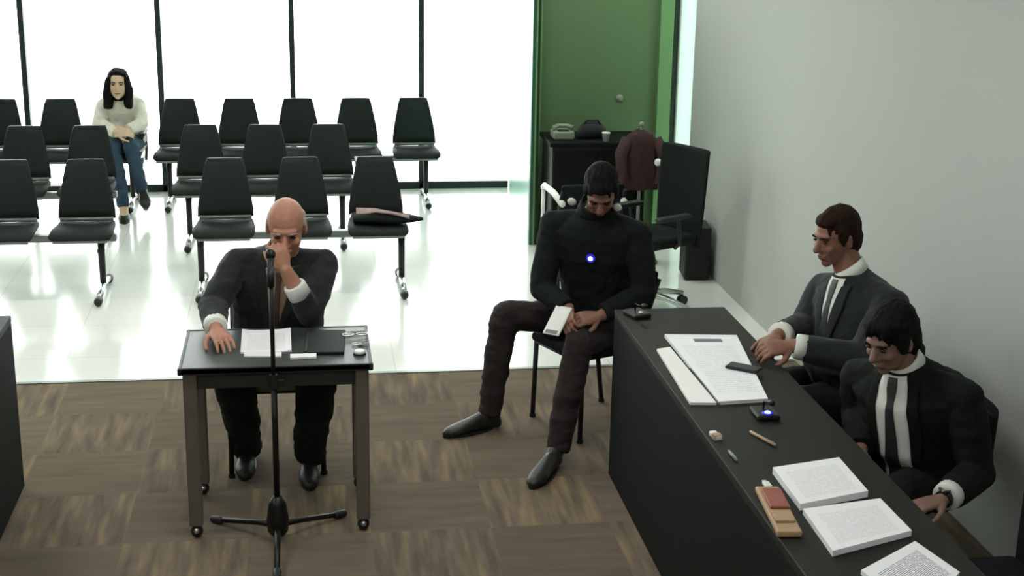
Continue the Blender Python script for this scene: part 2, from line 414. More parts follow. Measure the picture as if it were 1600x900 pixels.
# ------------------------------------------------------------------ small table with its things
TW, TD, TH = .743, .495, .74
t = thing('witness_table', 'small dark rectangular table with square grey legs in front of the old man', 'table', (0, TD/2, 0))
b = B(); box(b, (0, 0, TH-.0125), (TW+.02, TD+.02, .025), .004); top = ob('tabletop', b, 'tabletop', t)
b = B()
for s_ in (-1, 1): box(b, (s_*(TW/2+.003), 0, TH-.0125), (.014, TD+.026, .029), .003); box(b, (0, s_*(TD/2+.003), TH-.0125), (TW+.026, .014, .029), .003)
ob('edge_band', b, 'blackplastic', top)
b = B()
for s_ in (-1, 1): box(b, (0, s_*(TD/2-.03), TH-.06), (TW-.12, .018, .07), .002); box(b, (s_*(TW/2-.03), 0, TH-.06), (.018, TD-.12, .07), .002)
ob('apron', b, 'tableapron', t)
for sx in (-1, 1):
    for sy in (-1, 1):
        x, y = sx*(TW/2-.032), sy*(TD/2-.032)
        b = B(); box(b, (x, y, .385), (.055, .055, .66), .006); lg = ob('leg', b, 'tableleg', t)
        b = B(); ell(b, (x, y, .028), (.026, 0, 0), (0, .026, 0), (0, 0, .028), 12); box(b, (x, y, .05), (.03, .03, .03), .004); ob('foot', b, 'blackplastic', lg, smooth=True)
        b = B(); ell(b, (x, y-.02, .036), (.012, 0, 0), (0, .012, 0), (0, 0, .012), 10); ob('foot_glint', b, 'chrome', lg, smooth=True)  # chrome dot stands in for the white highlight on the foot

def sheet(name, quad, z, m, label, cat, th=.004, group=None, curl=0.):
    """a stack of paper: quad of four ground points (far-left, far-right, near-right, near-left)"""
    q = [V((a, c_, 0)) for a, c_ in quad]; c = sum(q, V())/4; c.z = z
    b = B(); n = 8; uv = b.loops.layers.uv.new('UVMap'); g = {}
    for i in range(n+1):
        for j in range(n+1):
            u, v = i/n, j/n
            p = (q[3]*(1-u)+q[2]*u)*(1-v) + (q[0]*(1-u)+q[1]*u)*v
            g[i, j] = b.verts.new((p.x-c.x, p.y-c.y, th + curl*(abs(u-.5)*2)**3))
    for i in range(n):
        for j in range(n):
            f = b.faces.new((g[i, j], g[i+1, j], g[i+1, j+1], g[i, j+1]))
            for lp, (a, d) in zip(f.loops, ((i, j), (i+1, j), (i+1, j+1), (i, j+1))): lp[uv].uv = (a/n, d/n)
    bd = [e for e in b.edges if e.is_boundary]
    r = bmesh.ops.extrude_edge_only(b, edges=bd)
    ev = [v for v in r['geom'] if isinstance(v, bmesh.types.BMVert)]
    for v in ev: v.co.z = 0
    bmesh.ops.contextual_create(b, geom=[e for e in b.edges if e.is_boundary])
    o = ob(name, b, m); o.location = c
    return tag(o, label, cat, group) if label else o
def child_sheet(name, quad, z, m, parent, th=.003):
    o = sheet(name, quad, z, m, None, None, th); o.parent = parent; o.location = o.location - parent.location; return o

sheet('paper_sheet', [(-.15, .47), (.055, .47), (.06, .17), (-.145, .16)], TH+.001, 'paper', 'white printed paper under the old man\'s hand on the small table', 'paper', .003, curl=.006)
sheet('paper_sheet', [(-.13, .17), (.02, .155), (.02, .10), (-.13, .115)], TH+.001, 'plainpaper', 'narrow white paper strip nearest the front edge of the small table', 'paper', .006)
sheet('paper_sheet', [(.055, .12), (.16, .12), (.16, .075), (.055, .07)], TH+.001, 'plainpaper', 'small white folded slip to the right of the microphone stand', 'paper', .008)
t = thing('document_folder', 'black document folder lying in the middle of the small table', 'folder', (.20, .27, TH+.001), -.05)
b = B(); box(b, (0, 0, .006), (.16, .30, .012), .003); ob('cover', b, 'seat', t)
b = B(); box(b, (-.078, 0, .008), (.012, .30, .016), .003); ob('spine', b, 'blackplastic', t)
t = thing('eyeglasses', 'folded eyeglasses at the back right corner of the small table', 'glasses', (.325, .34, TH+.002), .1)
for sx in (-1, 1):
    b = B(); tube(b, [(sx*.03+.024*math.cos(a*PI/6), .018*math.sin(a*PI/6), .012) for a in range(12)] + [(sx*.03+.024, 0, .012)], .003, 6); ob('rim', b, 'chrome', t, smooth=True)
b = B(); tube(b, [(-.006, .004, .012), (.006, .004, .012)], .003, 6); tube(b, [(-.054, 0, .012), (-.05, .04, .008), (.03, .045, .006)], .003, 6); tube(b, [(.054, 0, .012), (.05, .05, .008), (-.03, .055, .006)], .003, 6); ob('temple_arms', b, 'grey', t, smooth=True)
t = thing('key_ring', 'small bunch of keys between the glasses and the white cap on the table', 'keys', (.325, .235, TH+.002))
b = B(); tube(b, [(.016*math.cos(a*PI/6), .016*math.sin(a*PI/6), .004) for a in range(13)], .002, 6); ob('ring', b, 'chrome', t, smooth=True)
for a in (-.5, .1, .7):
    b = B(); r_ = Matrix.Rotation(a, 3, 'Z'); box(b, r_ @ V((.035, 0, .004)), (.04, .007, .003), .001, r_); ell(b, r_ @ V((.018, 0, .004)), (.010, 0, 0), (0, .010, 0), (0, 0, .002), 10); ob('key', b, 'grey', t)
t = thing('bottle_cap', 'small white round cap near the front right corner of the small table', 'cap', (.335, .12, TH+.001))
b = B(); loft(b, [((0, 0, 0), (.022, 0, 0), (0, .022, 0)), ((0, 0, .012), (.022, 0, 0), (0, .022, 0)), ((0, 0, .016), (.018, 0, 0), (0, .018, 0))], 16); ob('cap', b, 'white', t)
b = B(); loft(b, [((0, 0, -.0005), (.027, 0, 0), (0, .027, 0)), ((0, 0, .005), (.027, 0, 0), (0, .027, 0))], 16); ob('rim', b, 'blackplastic', t)

# microphone stand
t = thing('microphone_stand', 'tall black microphone stand on a tripod base in front of the small table', 'microphone stand', (-.01, -.045, 0))
b = B(); tube(b, [(0, 0, .03), (0, 0, .05), (0, 0, .10), (0, 0, .17), (0, 0, .20)], [.028, .042, .046, .036, .018], 14); ob('hub', b, 'blackmetal', t, smooth=True)
for a in (math.radians(38), math.radians(142), math.radians(270)):
    L = .335; d = V((math.cos(a), math.sin(a), 0))
    b = B(); tube(b, [V((0, 0, .075)), d*.1+V((0, 0, .06)), d*L+V((0, 0, .014))], [.016, .012, .011], 10); lg = ob('leg', b, 'blackmetal', t, smooth=True)
    b = B(); capsule(b, d*(L-.03)+V((0, 0, .018)), d*(L+.01)+V((0, 0, .015)), .017, .015, 10); ob('rubber_foot', b, 'blackplastic', lg, smooth=True)
b = B(); tube(b, [(0, 0, .19), (0, 0, .70)], .0125, 12); ob('lower_pole', b, 'blackmetal', t, smooth=True)
b = B(); tube(b, [(0, 0, .68), (0, 0, 1.09)], .009, 12); ob('upper_pole', b, 'blackmetal', t, smooth=True)
b = B(); tube(b, [(0, 0, .665), (0, 0, .72)], [.02, .017], 12); box(b, (.025, 0, .69), (.03, .012, .018), .003); ob('clutch', b, 'blackplastic', t, smooth=False)
b = B(); tube(b, [(0, 0, 1.08), (0, 0, 1.12), (0, .02, 1.15)], [.014, .014, .017], 12); ob('clip', b, 'blackplastic', t, smooth=True)
t2 = thing('microphone', 'small black microphone on top of the stand before the old man\'s face', 'microphone', (-.01, -.02, 1.14))
b = B(); tube(b, [(0, -.03, -.04), (0, .01, .01), (0, .03, .035)], [.010, .012, .015], 12); ob('handle', b, 'blackplastic', t2, smooth=True)
b = B(); ell(b, (0, .045, .052), (.021, 0, 0), (0, .016, -.014), (0, .016, .018), 14); ob('grille', b, 'blackmetal', t2, smooth=True)

# ------------------------------------------------------------------ visitor chair
def visitor_chair(label, x, y, rz, w=.42, seatmat='seat', arms=False, z=.45, frame='blackmetal', backh=.80, hide=False):
    """four-leg chair; faces -y when rz = 0"""
    t = thing('visitor_chair', label, 'chair', (x, y, 0), rz)
    b = B(); box(b, (0, 0, z-.02), (w, .42, .045), .018, seg=3); ob('seat', b, seatmat, t, smooth=True)
    b = B(); 
    R = Matrix.Rotation(-.18, 3, 'X'); box(b, (0, .225, (z+.12+backh)/2), (w-.02, .035, backh-z-.12), .015, R, 3); ob('backrest', b, seatmat, t, smooth=True)
    for sx in (-1, 1):
        xx = sx*(w/2-.012)
        zt = .655 if arms else z-.04
        b = B(); tube(b, [(xx*1.04, -.19, .012), (xx, -.18, z-.03), (xx, -.175, zt)], .0125, 10); lg = ob('leg', b, frame, t, smooth=True)
        b = B(); tube(b, [(xx*1.04, -.19, 0), (xx*1.04, -.19, .02)], .016, 8); ob('foot_cap', b, 'blackplastic', lg)
        b = B(); tube(b, [(xx*1.04, .24, .012), (xx, .18, z-.03), (xx, .20, z+.15), (xx, .26, backh-.04)], .0125, 10); lg = ob('leg', b, 'blackmetal', t, smooth=True)
        b = B(); tube(b, [(xx*1.04, .24, 0), (xx*1.04, .24, .02)], .016, 8); ob('foot_cap', b, 'blackplastic', lg)
        if arms:
            b = B(); tube(b, [(xx, -.175, .64), (xx, -.15, .658), (xx, .05, .655), (xx, .26, .62)], .021, 10); ob('armrest', b, frame, t, smooth=True)
    b = B(); tube(b, [(-w/2+.01, -.18, z-.05), (w/2-.01, -.18, z-.05)], .01, 8); tube(b, [(-w/2+.01, .18, z-.05), (w/2-.01, .18, z-.05)], .01, 8); ob('crossbar', b, frame, t, smooth=True)
    return t

visitor_chair('black four-legged chair under the old man behind the small table', -.02, .82, 0, seatmat='beam')
visitor_chair('black four-legged chair under the man looking at his phone', 1.50, 1.15, math.atan2(-.42, -.91)+PI/2, seatmat='fabric')
visitor_chair('dark chair with pale metal armrests standing behind the man with the phone', 1.92, 3.63, math.radians(187), frame='cream', arms=True, backh=.74, w=.44, seatmat='fabric')

# ------------------------------------------------------------------ office chairs
def swivel(label, x, y, rz, top=1.0, w=.5, bottom=.56, tilt=.12, base='chrome', name='swivel_chair', arms=True):
    t = thing(name, label, 'chair', (x, y, 0), rz)
    b = B(); box(b, (0, 0, .475), (w-.04, .46, .07), .03, seg=3); ob('seat', b, 'fabric', t, smooth=True)
    b = B(); R = Matrix.Rotation(-tilt, 3, 'X'); n = 10
    h = top-bottom
    loft(b, [((0, .24+h*u*math.tan(tilt)+.02*(1-u), bottom+h*u), (w/2*(.86+.14*math.sin(u*PI*.62)), 0, 0), (0, .028, 0)) for u in (0, .03, .15, .35, .6, .85, .97, 1)], 20)
    for v in b.verts:
        a = abs(v.co.x)/(w/2); v.co.y -= .035*a*a
        if v.co.x: v.co.x = math.copysign(w/2*min(1, a**.45), v.co.x)
    ob('backrest', b, 'fabric', t, smooth=True)
    b = B(); tube(b, [(0, .02, .43), (0, .22, .44), (0, .285, .52), (0, .31, .68)], .018, 10); ob('back_bracket', b, 'blackmetal', t, smooth=True)
    for sx in (-1, 1) if arms else ():
        b = B(); tube(b, [(sx*w*.42, .05, .44), (sx*w*.52, .05, .48), (sx*w*.52, .03, .63)], .013, 8); box(b, (sx*w*.52, -.01, .645), (.06, .26, .03), .012); ob('armrest', b, 'blackplastic', t, smooth=False)
    b = B(); tube(b, [(0, 0, .10), (0, 0, .28), (0, 0, .44)], [.03, .026, .024], 12); ob('gas_column', b, base, t, smooth=True)
    b = B()
    for k in range(5):
        a = k*2*PI/5+.3; d = V((math.cos(a), math.sin(a), 0)); tube(b, [V((0, 0, .12)), d*.14+V((0, 0, .11)), d*.30+V((0, 0, .075))], [.026, .02, .014], 8)
    st = ob('star_base', b, base, t, smooth=True)
    for k in range(5):
        a = k*2*PI/5+.3; d = V((math.cos(a), math.sin(a), 0)); sd = V((-d.y, d.x, 0))
        b = B()
        for q in (-1, 1): loft(b, [(d*.30+sd*q*.008+V((0, 0, .028)), d*.028, (0, 0, .028)), (d*.30+sd*q*.024+V((0, 0, .028)), d*.028, (0, 0, .028))], 12)
        tube(b, [d*.30+V((0, 0, .03)), d*.30+V((0, 0, .075))], .007, 8); ob('caster', b, 'blackplastic', st)
    return t
swivel('large black swivel armchair with shiny star base by the right wall, empty', 2.24, 3.02, math.radians(-62), top=1.02, w=.43, bottom=.42, tilt=.10)
swivel('black swivel chair of the nearest man, its square back showing over his shoulder', 2.36, -.58, math.radians(-90), top=.77, w=.62, bottom=.50, tilt=.10, base='blackmetal', arms=False)
swivel('black swivel chair under the middle suited man', 2.42, .12, math.radians(-90), top=.76, w=.48, bottom=.52, tilt=.05, base='blackmetal', arms=False)
swivel('black chair just entering the frame at its bottom right corner', 2.20, -1.67, math.radians(-90), top=.98, w=.50, bottom=.36, tilt=.08, base='blackmetal', arms=False)

# ------------------------------------------------------------------ the two long desks
def desk(label, x0, x1, y0, y1, face):
    """face: -1 when the closed front is at x0 (people sit at x1 side)"""
    t = thing('long_desk', label, 'desk', ((x0+x1)/2, (y0+y1)/2, 0))
    W_, L_ = x1-x0, y1-y0; h = .786
    b = B(); box(b, (0, 0, h-.015), (W_, L_, .03), .004); ob('desktop', b, 'deskwood', t)
    fx = face*(W_/2-.012)
    b = B(); box(b, (fx, 0, (h-.03)/2), (.022, L_-.004, h-.03), .002); ob('front_panel', b, 'deskpanel', t)
    for sy in (-1, 1):
        b = B(); box(b, (-face*.012, sy*(L_/2-.014), (h-.03)/2), (W_-.03, .022, h-.03), .002); ob('end_panel', b, 'deskpanel', t)
    b = B(); box(b, (-face*(-W_/2+.05), 0, h-.05), (.05, L_-.06, .04), .003); ob('cable_tray', b, 'blackmetal', t)
    return t
desk('long black desk on the right with papers, two suited men behind it', 1.475, 1.978, -3.2, .505, -1)
desk('black desk cut off by the left edge of the frame', -1.78, -1.125, -3.2, .63, 1)

DZ = .787
doc = thing('open_binder', 'open binder of white printed pages in front of the middle suited man', 'binder', (1.68, -.33, DZ))
child_sheet('left_page', [(1.525, -.09), (1.585, -.07), (1.596, -.72), (1.50, -.71)], DZ, 'plainpaper', doc, .010)
child_sheet('right_page', [(1.60, .085), (1.90, .05), (1.795, -.705), (1.606, -.72)], DZ, 'paper_head', doc, .014)
b = B(); box(b, (-.072, -.05, .004), (.010, .68, .014), .003, Matrix.Rotation(.0, 3, 'Z')); ob('spine', b, 'grey', doc)
sheet('printed_document', [(1.605, -1.35), (1.85, -1.29), (1.845, -1.56), (1.60, -1.635)], DZ, 'paper', 'thick white printed document nearest to the small wallet, topmost of the desk row', 'document', .022, 'printed documents before the nearest man')
sheet('printed_document', [(1.60, -1.66), (1.865, -1.61), (1.87, -1.84), (1.59, -1.945)], DZ, 'paper', 'thick white printed document in the middle between two others on the right desk', 'document', .018, 'printed documents before the nearest man')
sheet('printed_document', [(1.63, -2.06), (1.855, -1.90), (1.90, -2.10), (1.69, -2.32)], DZ, 'paper_purple', 'printed document cut off by the bottom edge of the frame', 'document', .014, 'printed documents before the nearest man')
t = thing('mobile_phone', 'black mobile phone lying across the right-hand page of the open binder', 'phone', (1.80, -.38, DZ+.016), .9)
b = B(); box(b, (0, 0, .005), (.065, .13, .010), .004); ob('body', b, 'blackplastic', t)
b = B(); box(b, (0, 0, .0105), (.056, .115, .001)); ob('screen', b, 'frame', t)
# wallet, pens, microphones with lights
t = thing('leather_wallet', 'reddish and tan leather case on the desk edge beside the printed documents', 'wallet', (1.525, -1.65, DZ), -.10)
b = B(); box(b, (0, 0, .010), (.075, .33, .020), .006); ob('case', b, 'tan', t)
b = B(); box(b, (0.005, .06, .024), (.062, .14, .010), .004); ob('pouch', b, 'redbrown', t)
b = B(); box(b, (.0, -.07, .024), (.060, .07, .008), .003); ob('flap', b, 'tan', t)
def desk_mic(x, y, rz, label, led, h=.06):
    t = thing('desk_microphone', label, 'microphone', (x, y, DZ), rz)
    b = B(); box(b, (0, 0, .010), (.085, .11, .020), .007); ob('base', b, 'blackplastic', t)
    b = B(); tube(b, [(0, .02, .018), (0, .015, .05), (0, -.02, h), (0, -.05, h+.01)], .004, 8); ob('gooseneck', b, 'blackmetal', t, smooth=True)
    b = B(); tube(b, [(0, -.045, h+.01), (0, -.075, h+.014)], [.009, .010], 10); ob('capsule', b, 'blackplastic', t, smooth=True)
    b = B(); ell(b, (0, -.03, .023), (.011, 0, 0), (0, .011, 0), (0, 0, .006), 12); ob('light', b, led, t, smooth=True)
    if led == 'ledw':
        b = B(); tube(b, [(.017*math.cos(a*PI/8), -.03+.017*math.sin(a*PI/8), .021) for a in range(17)], .004, 6); ob('light_ring', b, 'led', t, smooth=True)
desk_mic(1.74, -.84, 0, 'black desk microphone with a glowing blue-white light beside the open binder', 'ledw')
desk_mic(1.555, .40, .3, 'black desk microphone at the far end of the right desk', 'white', .05)
t = thing('eraser', 'small cream eraser at the front edge of the right desk', 'eraser', (1.505, -1.03, DZ), .2)
b = B(); box(b, (0, 0, .009), (.026, .055, .018), .005); ob('block', b, 'white', t); b = B(); box(b, (0, -.012, .009), (.029, .028, .021), .003); ob('sleeve', b, 'tan', t)
def pen(x, y, a, L, label, m):
    t = thing('pen', label, 'pen', (x, y, DZ+.006), a)
    b = B(); tube(b, [(0, -L/2, 0), (0, L/2-.012, 0)], .0055, 8); ob('barrel', b, m, t, smooth=True)
    b = B(); tube(b, [(0, L/2-.012, 0), (0, L/2, 0)], [.005, .0015], 8); ob('tip', b, 'blackplastic', t, smooth=True)
    b = B(); box(b, (.0, -L/2+.03, .006), (.003, .04, .002)); ob('clip', b, 'chrome', t)
pen(1.66, -1.06, .35, .15, 'thin bronze pen lying in the middle of the right desk', 'tan')
pen(1.515, -1.20, .05, .09, 'short silver pen close to the front edge of the right desk', 'grey')
t = thing('memory_stick', 'small white memory stick touching the corner of the topmost printed document', 'memory stick', (1.555, -1.45, DZ))
b = B(); box(b, (0, 0, .006), (.022, .04, .012), .003); ob('body', b, 'white', t); b = B(); box(b, (0, .026, .006), (.015, .014, .006), .001); ob('plug', b, 'chrome', t)

# ------------------------------------------------------------------ alcove: cabinet, things on it, speaker box
t = thing('low_cabinet', 'low black cabinet against the green wall', 'cabinet', (2.20, 4.66, 0))
b = B(); box(b, (0, 0, .40), (.68, .44, .78), .006); ob('body', b, 'blackplastic', t)
b = B(); box(b, (0, -.005, .805), (.72, .48, .03), .005); ob('top', b, 'deskpanel', t)
for sx in (-1, 1):
    b = B(); box(b, (sx*.168, -.228, .40), (.325, .016, .72), .003); d = ob('door', b, 'deskpanel', t)
    b = B(); box(b, (sx*.03, -.245, .55), (.012, .018, .12), .003); ob('handle', b, 'grey', d)
ct = .82
t = thing('telephone', 'pale greenish desk telephone at the left end of the black cabinet', 'telephone', (1.96, 4.62, ct))
b = B(); box(b, (0, 0, .03), (.15, .17, .06), .012); ob('base', b, 'beige', t)
b = B(); tube(b, [(-.07, -.02, .075), (-.03, 0, .09), (.03, 0, .09), (.07, -.02, .075)], [.02, .014, .014, .02], 10); ob('handset', b, 'beige', t, smooth=True)
b = B(); box(b, (0, -.05, .061), (.08, .05, .008), .002); ob('keypad', b, 'blackplastic', t)
t = thing('shoulder_bag', 'dark slouched shoulder bag lying on the black cabinet beside the telephone', 'bag', (2.17, 4.62, ct))
b = B(); loft(b, [((-.10, 0, .03), (0, .05, 0), (0, 0, .03)), ((-.06, 0, .055), (0, .08, 0), (0, 0, .055)), ((.03, .01, .06), (0, .08, 0), (0, 0, .06)), ((.10, 0, .04), (0, .06, 0), (0, 0, .04))], 14); ob('body', b, 'suit2', t, smooth=True)
b = B(); tube(b, [(-.08, 0, .07), (-.04, -.03, .13), (.04, -.03, .13), (.09, 0, .06)], .008, 8); ob('strap', b, 'blackplastic', t, smooth=True)
t = thing('paper_cup', 'small grey cup on the black cabinet in front of the slouched bag', 'cup', (2.25, 4.475, ct))
b = B(); loft(b, [((0, 0, 0), (.022, 0, 0), (0, .022, 0)), ((0, 0, .06), (.029, 0, 0), (0, .029, 0))], 14); ob('body', b, 'grey', t, smooth=False); b = B(); loft(b, [((0, 0, .058), (.031, 0, 0), (0, .031, 0)), ((0, 0, .064), (.031, 0, 0), (0, .031, 0))], 14); ob('rim', b, 'white', t)
t = thing('draped_jacket', 'maroon jacket draped over a coat stand right of the black cabinet', 'jacket', (2.44, 4.20, .03))
b = B()
loft(b, [((0, 0, .50), (.13, 0, 0), (0, .05, 0)), ((.0, 0, .60), (.15, 0, 0), (0, .06, 0)), ((-.01, 0, .72), (.14, 0, 0), (0, .065, 0)), ((0, 0, .83), (.13, 0, 0), (0, .06, 0)), ((0, 0, .89), (.09, 0, 0), (0, .05, 0)), ((0, 0, .92), (.03, 0, 0), (0, .03, 0))], 20)
for v in b.verts: v.co.y += .018*math.sin(v.co.x*55+v.co.z*9)
ob('body', b, 'maroon', t, smooth=True)
for sx in (-1, 1):
    b = B(); tube(b, [(sx*.10, -.02, .86), (sx*.15, -.05, .76), (sx*.14, -.07, .62), (sx*.12, -.08, .55)], [.04, .045, .04, .035], 12); ob('sleeve', b, 'maroon', t, smooth=True)
t = thing('coat_stand', 'thin metal coat stand holding up the maroon jacket', 'coat stand', (2.44, 4.20, 0))
b = B(); tube(b, [(0, 0, .02), (0, 0, .97)], .012, 10); ob('pole', b, 'grey', t, smooth=True)
b = B(); loft(b, [((0, 0, 0), (.15, 0, 0), (0, .15, 0)), ((0, 0, .015), (.15, 0, 0), (0, .15, 0)), ((0, 0, .03), (.03, 0, 0), (0, .03, 0))], 24); ob('base', b, 'blackmetal', t)
b = B(); ell(b, (0, 0, .985), (.02, 0, 0), (0, .02, 0), (0, 0, .02), 12); ob('knob', b, 'beige', t, smooth=True)
t = thing('wall_lamp', 'small round pale light on the green wall', 'lamp', (2.45, 4.998, 1.05))
b = B(); ell(b, (0, -.012, 0), (.026, 0, 0), (0, .012, 0), (0, 0, .026), 16); ob('cover', b, 'beige', t, smooth=True)
b = B(); loft(b, [((0, 0, 0), (.03, 0, 0), (0, 0, .03)), ((0, -.006, 0), (.03, 0, 0), (0, 0, .03))], 20); ob('rim', b, 'grey', t)
t = thing('speaker_box', 'black speaker box standing on the floor against the right wall', 'speaker', (2.755, 3.80, 0), -.1)
b = B(); box(b, (0, 0, .19), (.17, .24, .36), .008); ob('cabinet', b, 'blackplastic', t)
b = B(); box(b, (0, -.123, .19), (.145, .008, .32), .002); ob('grille', b, 'blackmetal', t)
for sx in (-1, 1):
    for sy in (-1, 1):
        b = B(); tube(b, [(sx*.06, sy*.09, 0), (sx*.06, sy*.09, .012)], .012, 8); ob('foot', b, 'grey', t)

jk = [o for o in bpy.data.objects if o.name.startswith('draped_jacket')][0]
b = B(); ell(b, (.10, -.11, .71), (.026, 0, 0), (0, .02, 0), (0, 0, .026), 12); ob('pale_cuff', b, 'shirt', jk, smooth=True)
# ------------------------------------------------------------------ people
def unit(v): return V(v).normalized()

def hand(b, w, d, nrm, thumb, curl=.5, sp=1.0, grip=0, sc=1.0):
    """w wrist, d finger direction, nrm palm-facing normal, thumb = +1/-1 side of d x nrm"""
    d = unit(d); nrm = V(nrm); nrm = (nrm - d*nrm.dot(d)).normalized(); s = d.cross(nrm)*thumb
    w = V(w)
    loft(b, [(w - d*.02*sc, s*.026*sc, nrm*.021*sc), (w + d*.01*sc, s*.027*sc, nrm*.019*sc), (w + d*.045*sc, s*.038*sc, nrm*.0165*sc), (w + d*.082*sc, s*.042*sc, nrm*.014*sc), (w + d*.098*sc, s*.038*sc, nrm*.010*sc)], 16)
    for i, (off, L, c) in enumerate(((.031, .074, 1.), (.0105, .083, .97), (-.0105, .077, 1.05), (-.031, .060, 1.12))):
        p = w + (d*.088 + s*off)*sc; ang = curl*c*.5; dd = d + s*off*2.2*sp; dd.normalize()
        seg = (.44, .31, .25)
        for k, f in enumerate(seg):
            q = p + (dd*math.cos(ang) + nrm*math.sin(ang))*L*f*sc
            capsule(b, p, q, (.0088-.0007*k)*sc, (.0082-.0008*k)*sc, 8); p = q; ang += curl*c*.75
    p = w + (d*.022 + s*.026 + nrm*.004)*sc
    dirs = (unit(d*.62+s*.62+nrm*(.25+.2*grip)), unit(d*.86+s*(.34-.3*grip)+nrm*(.3+.3*grip)), unit(d*.95+s*(.10-.3*grip)+nrm*(.3+.4*grip)))
    for k, (dd, L, r) in enumerate(zip(dirs, (.040, .032, .026), (.0125, .0105, .0092))):
        q = p + dd*L*sc; capsule(b, p, q, r*sc, (r-.001)*sc, 8); p = q

class Person: pass

def head_frame(fh, tiltup=None):
    f = unit(fh); z = V((0, 0, 1)); s = f.cross(z).normalized(); u = s.cross(f).normalized(); return f, s, u

def build_person(P, label):
    """P.pel, P.che, P.nek, P.hed centres; P.fp, P.fc, P.fh facings; P.arms, P.legs: [right, left]"""
    base = V((P.pel[0], P.pel[1], 0))
    root = thing('person', label, 'person', base)
    pel, che, nek, hed = (V(q) for q in (P.pel, P.che, P.nek, P.hed))
    fp, fc = unit(P.fp), unit(P.fc); fh, sh, uh = head_frame(P.fh)
    k = P.k = getattr(P, 'k', 1.0)
    sw = getattr(P, 'sw', .175)*k
    zc = (nek-che).normalized()
    sp_ = fp.cross(V((0, 0, 1))).normalized(); sc_ = fc.cross(zc).normalized(); fcc = zc.cross(sc_).normalized()
    P.frame = (sc_, fcc, zc)
    P.sho = [getattr(P, 'sho', None)[i] if getattr(P, 'sho', None) else nek + sc_*sgn*sw - zc*.085 for i, sgn in enumerate((1, -1))]
    P.sho = [V(q) for q in P.sho]
    wst = pel*.52 + che*.48
    sm = (sp_+sc_).normalized(); fm = (fp+fcc).normalized()
    def torso(b, e=0., belly=0., low=.0):
        loft(b, [(pel - V((0, 0, .09+low)), sp_*(.13+e), fp*(.09+e)), (pel - V((0, 0, .04+low*.5)), sp_*(.165+e), fp*(.12+e)), (pel + V((0, 0, .04)), sp_*(.165+e), fp*(.115+e+belly*.6)),
                 (wst + fm*belly*.5, sm*(.145+e+belly*.5), fm*(.105+e+belly)), (che + fcc*belly*.2, sc_*(.165+e)*k, fcc*(.115+e+belly*.3)), (che*.45+nek*.55, sc_*(.172+e)*k, fcc*(.10+e)),
                 (nek - zc*.045, sc_*(.135+e)*k, fcc*(.075+e)), (nek - zc*.005, sc_*(.085+e*.8), fcc*(.06+e*.8)), (nek + zc*.03, sc_*(.055+e*.5), fcc*(.05+e*.5))], 28)
    # --- body: one continuous surface
    b = B(); torso(b)
    capsule(b, nek - zc*.04, hed - fh*.022 - uh*.055, .058*k, .052*k, 18)
    H = getattr(P, 'hs', 1.0)
    def hp(f=0, s=0, u=0): return hed + (fh*f + sh*s + uh*u)*H
    def he(c, s, f, u, m=16): ell(b, c, sh*s*H, fh*f*H, uh*u*H, m)
    he(hp(-.012, 0, .028), .074, .094, .088, 24); he(hp(.022, 0, -.02), .062, .070, .090, 20); he(hp(.035, 0, -.065), .048, .050, .040, 16)
    he(hp(.066, 0, -.092), .024, .020, .018, 12); he(hp(.070, 0, .030), .048, .022, .016, 14)
    capsule(b, hp(.086, 0, .014), hp(.108, 0, -.022), .0095*H, .0145*H, 10); he(hp(.096, 0, -.028), .019, .012, .010, 10)
    for q in (-1, 1):
        he(hp(-.004, q*.074, -.006), .010, .020, .031, 12); he(hp(.066, q*.036, -.022), .022, .020, .020, 12)
    he(hp(.086, 0, -.055), .024, .011, .008, 10); he(hp(.084, 0, -.067), .020, .011, .008, 10)
    for i, (elb, wri, hd, pn, kw) in enumerate(P.arms):
        S0 = P.sho[i]; elb, wri = V(elb), V(wri); P.arms[i] = (elb, wri, hd, pn, kw)
        capsule(b, S0, elb, .052*k, .042*k); capsule(b, S0*.5+(nek-zc*.06)*.5, S0, .055*k, .055*k)
        capsule(b, elb, elb*.4+wri*.6, .042*k, .036*k); capsule(b, elb*.4+wri*.6, wri, .036*k, .026*k)
        hand(b, wri, hd, pn, (-1 if i == 0 else 1)*kw.get('flip', 1), kw.get('curl', .5), kw.get('sp', 1), kw.get('grip', 0), kw.get('sc', 1.0)*k)
    P.hip = [pel + sp_*sgn*.09 - V((0, 0, .02)) for sgn in (1, -1)]
    for i, (kne, ank, toe) in enumerate(P.legs):
        kne, ank, toe = V(kne), V(ank), V(toe); h0 = P.hip[i]
        capsule(b, h0, kne, .082*k, .056*k, 16); capsule(b, kne, kne*.62+ank*.38, .056*k, .053*k, 16); capsule(b, kne*.62+ank*.38, ank, .053*k, .036*k, 16)
        t_ = toe - ank; t_.z = 0; capsule(b, ank - V((0, 0, .02)), V((toe.x, toe.y, toe.z)) - t_*.18, .036, .024, 12)
    me = remesh(b, getattr(P, 'vox', .0045), 2); shift(me, base); body = ob('body', me, P.skin, root)
    # --- face pieces
    for q in (-1, 1):
        b = B(); ell(b, hp(.083, q*.031, .010)-base, sh*.013*H, fh*.006*H, uh*.006*H, 10); ob('eye', b, 'eye', root, smooth=True)
        b = B(); tube(b, [hp(.088, q*.014, .026)-base, hp(.092, q*.030, .031)-base, hp(.078, q*.050, .025)-base], [.004*H, .0045*H, .003*H], 8); ob('eyebrow', b, P.hair, root, smooth=True)
    b = B(); tube(b, [hp(.085, -.024, -.062)-base, hp(.096, 0, -.060)-base, hp(.085, .024, -.062)-base], [.003*H, .0055*H, .003*H], 8); ob('mouth', b, 'lip', root, smooth=True)
    # --- hair
    b = B(); P.hairf(b, hp, he if False else (lambda c, s, f, u, m=18: ell(b, c, sh*s*H, fh*f*H, uh*u*H, m)), P)
    me = remesh(b, .004, 4)
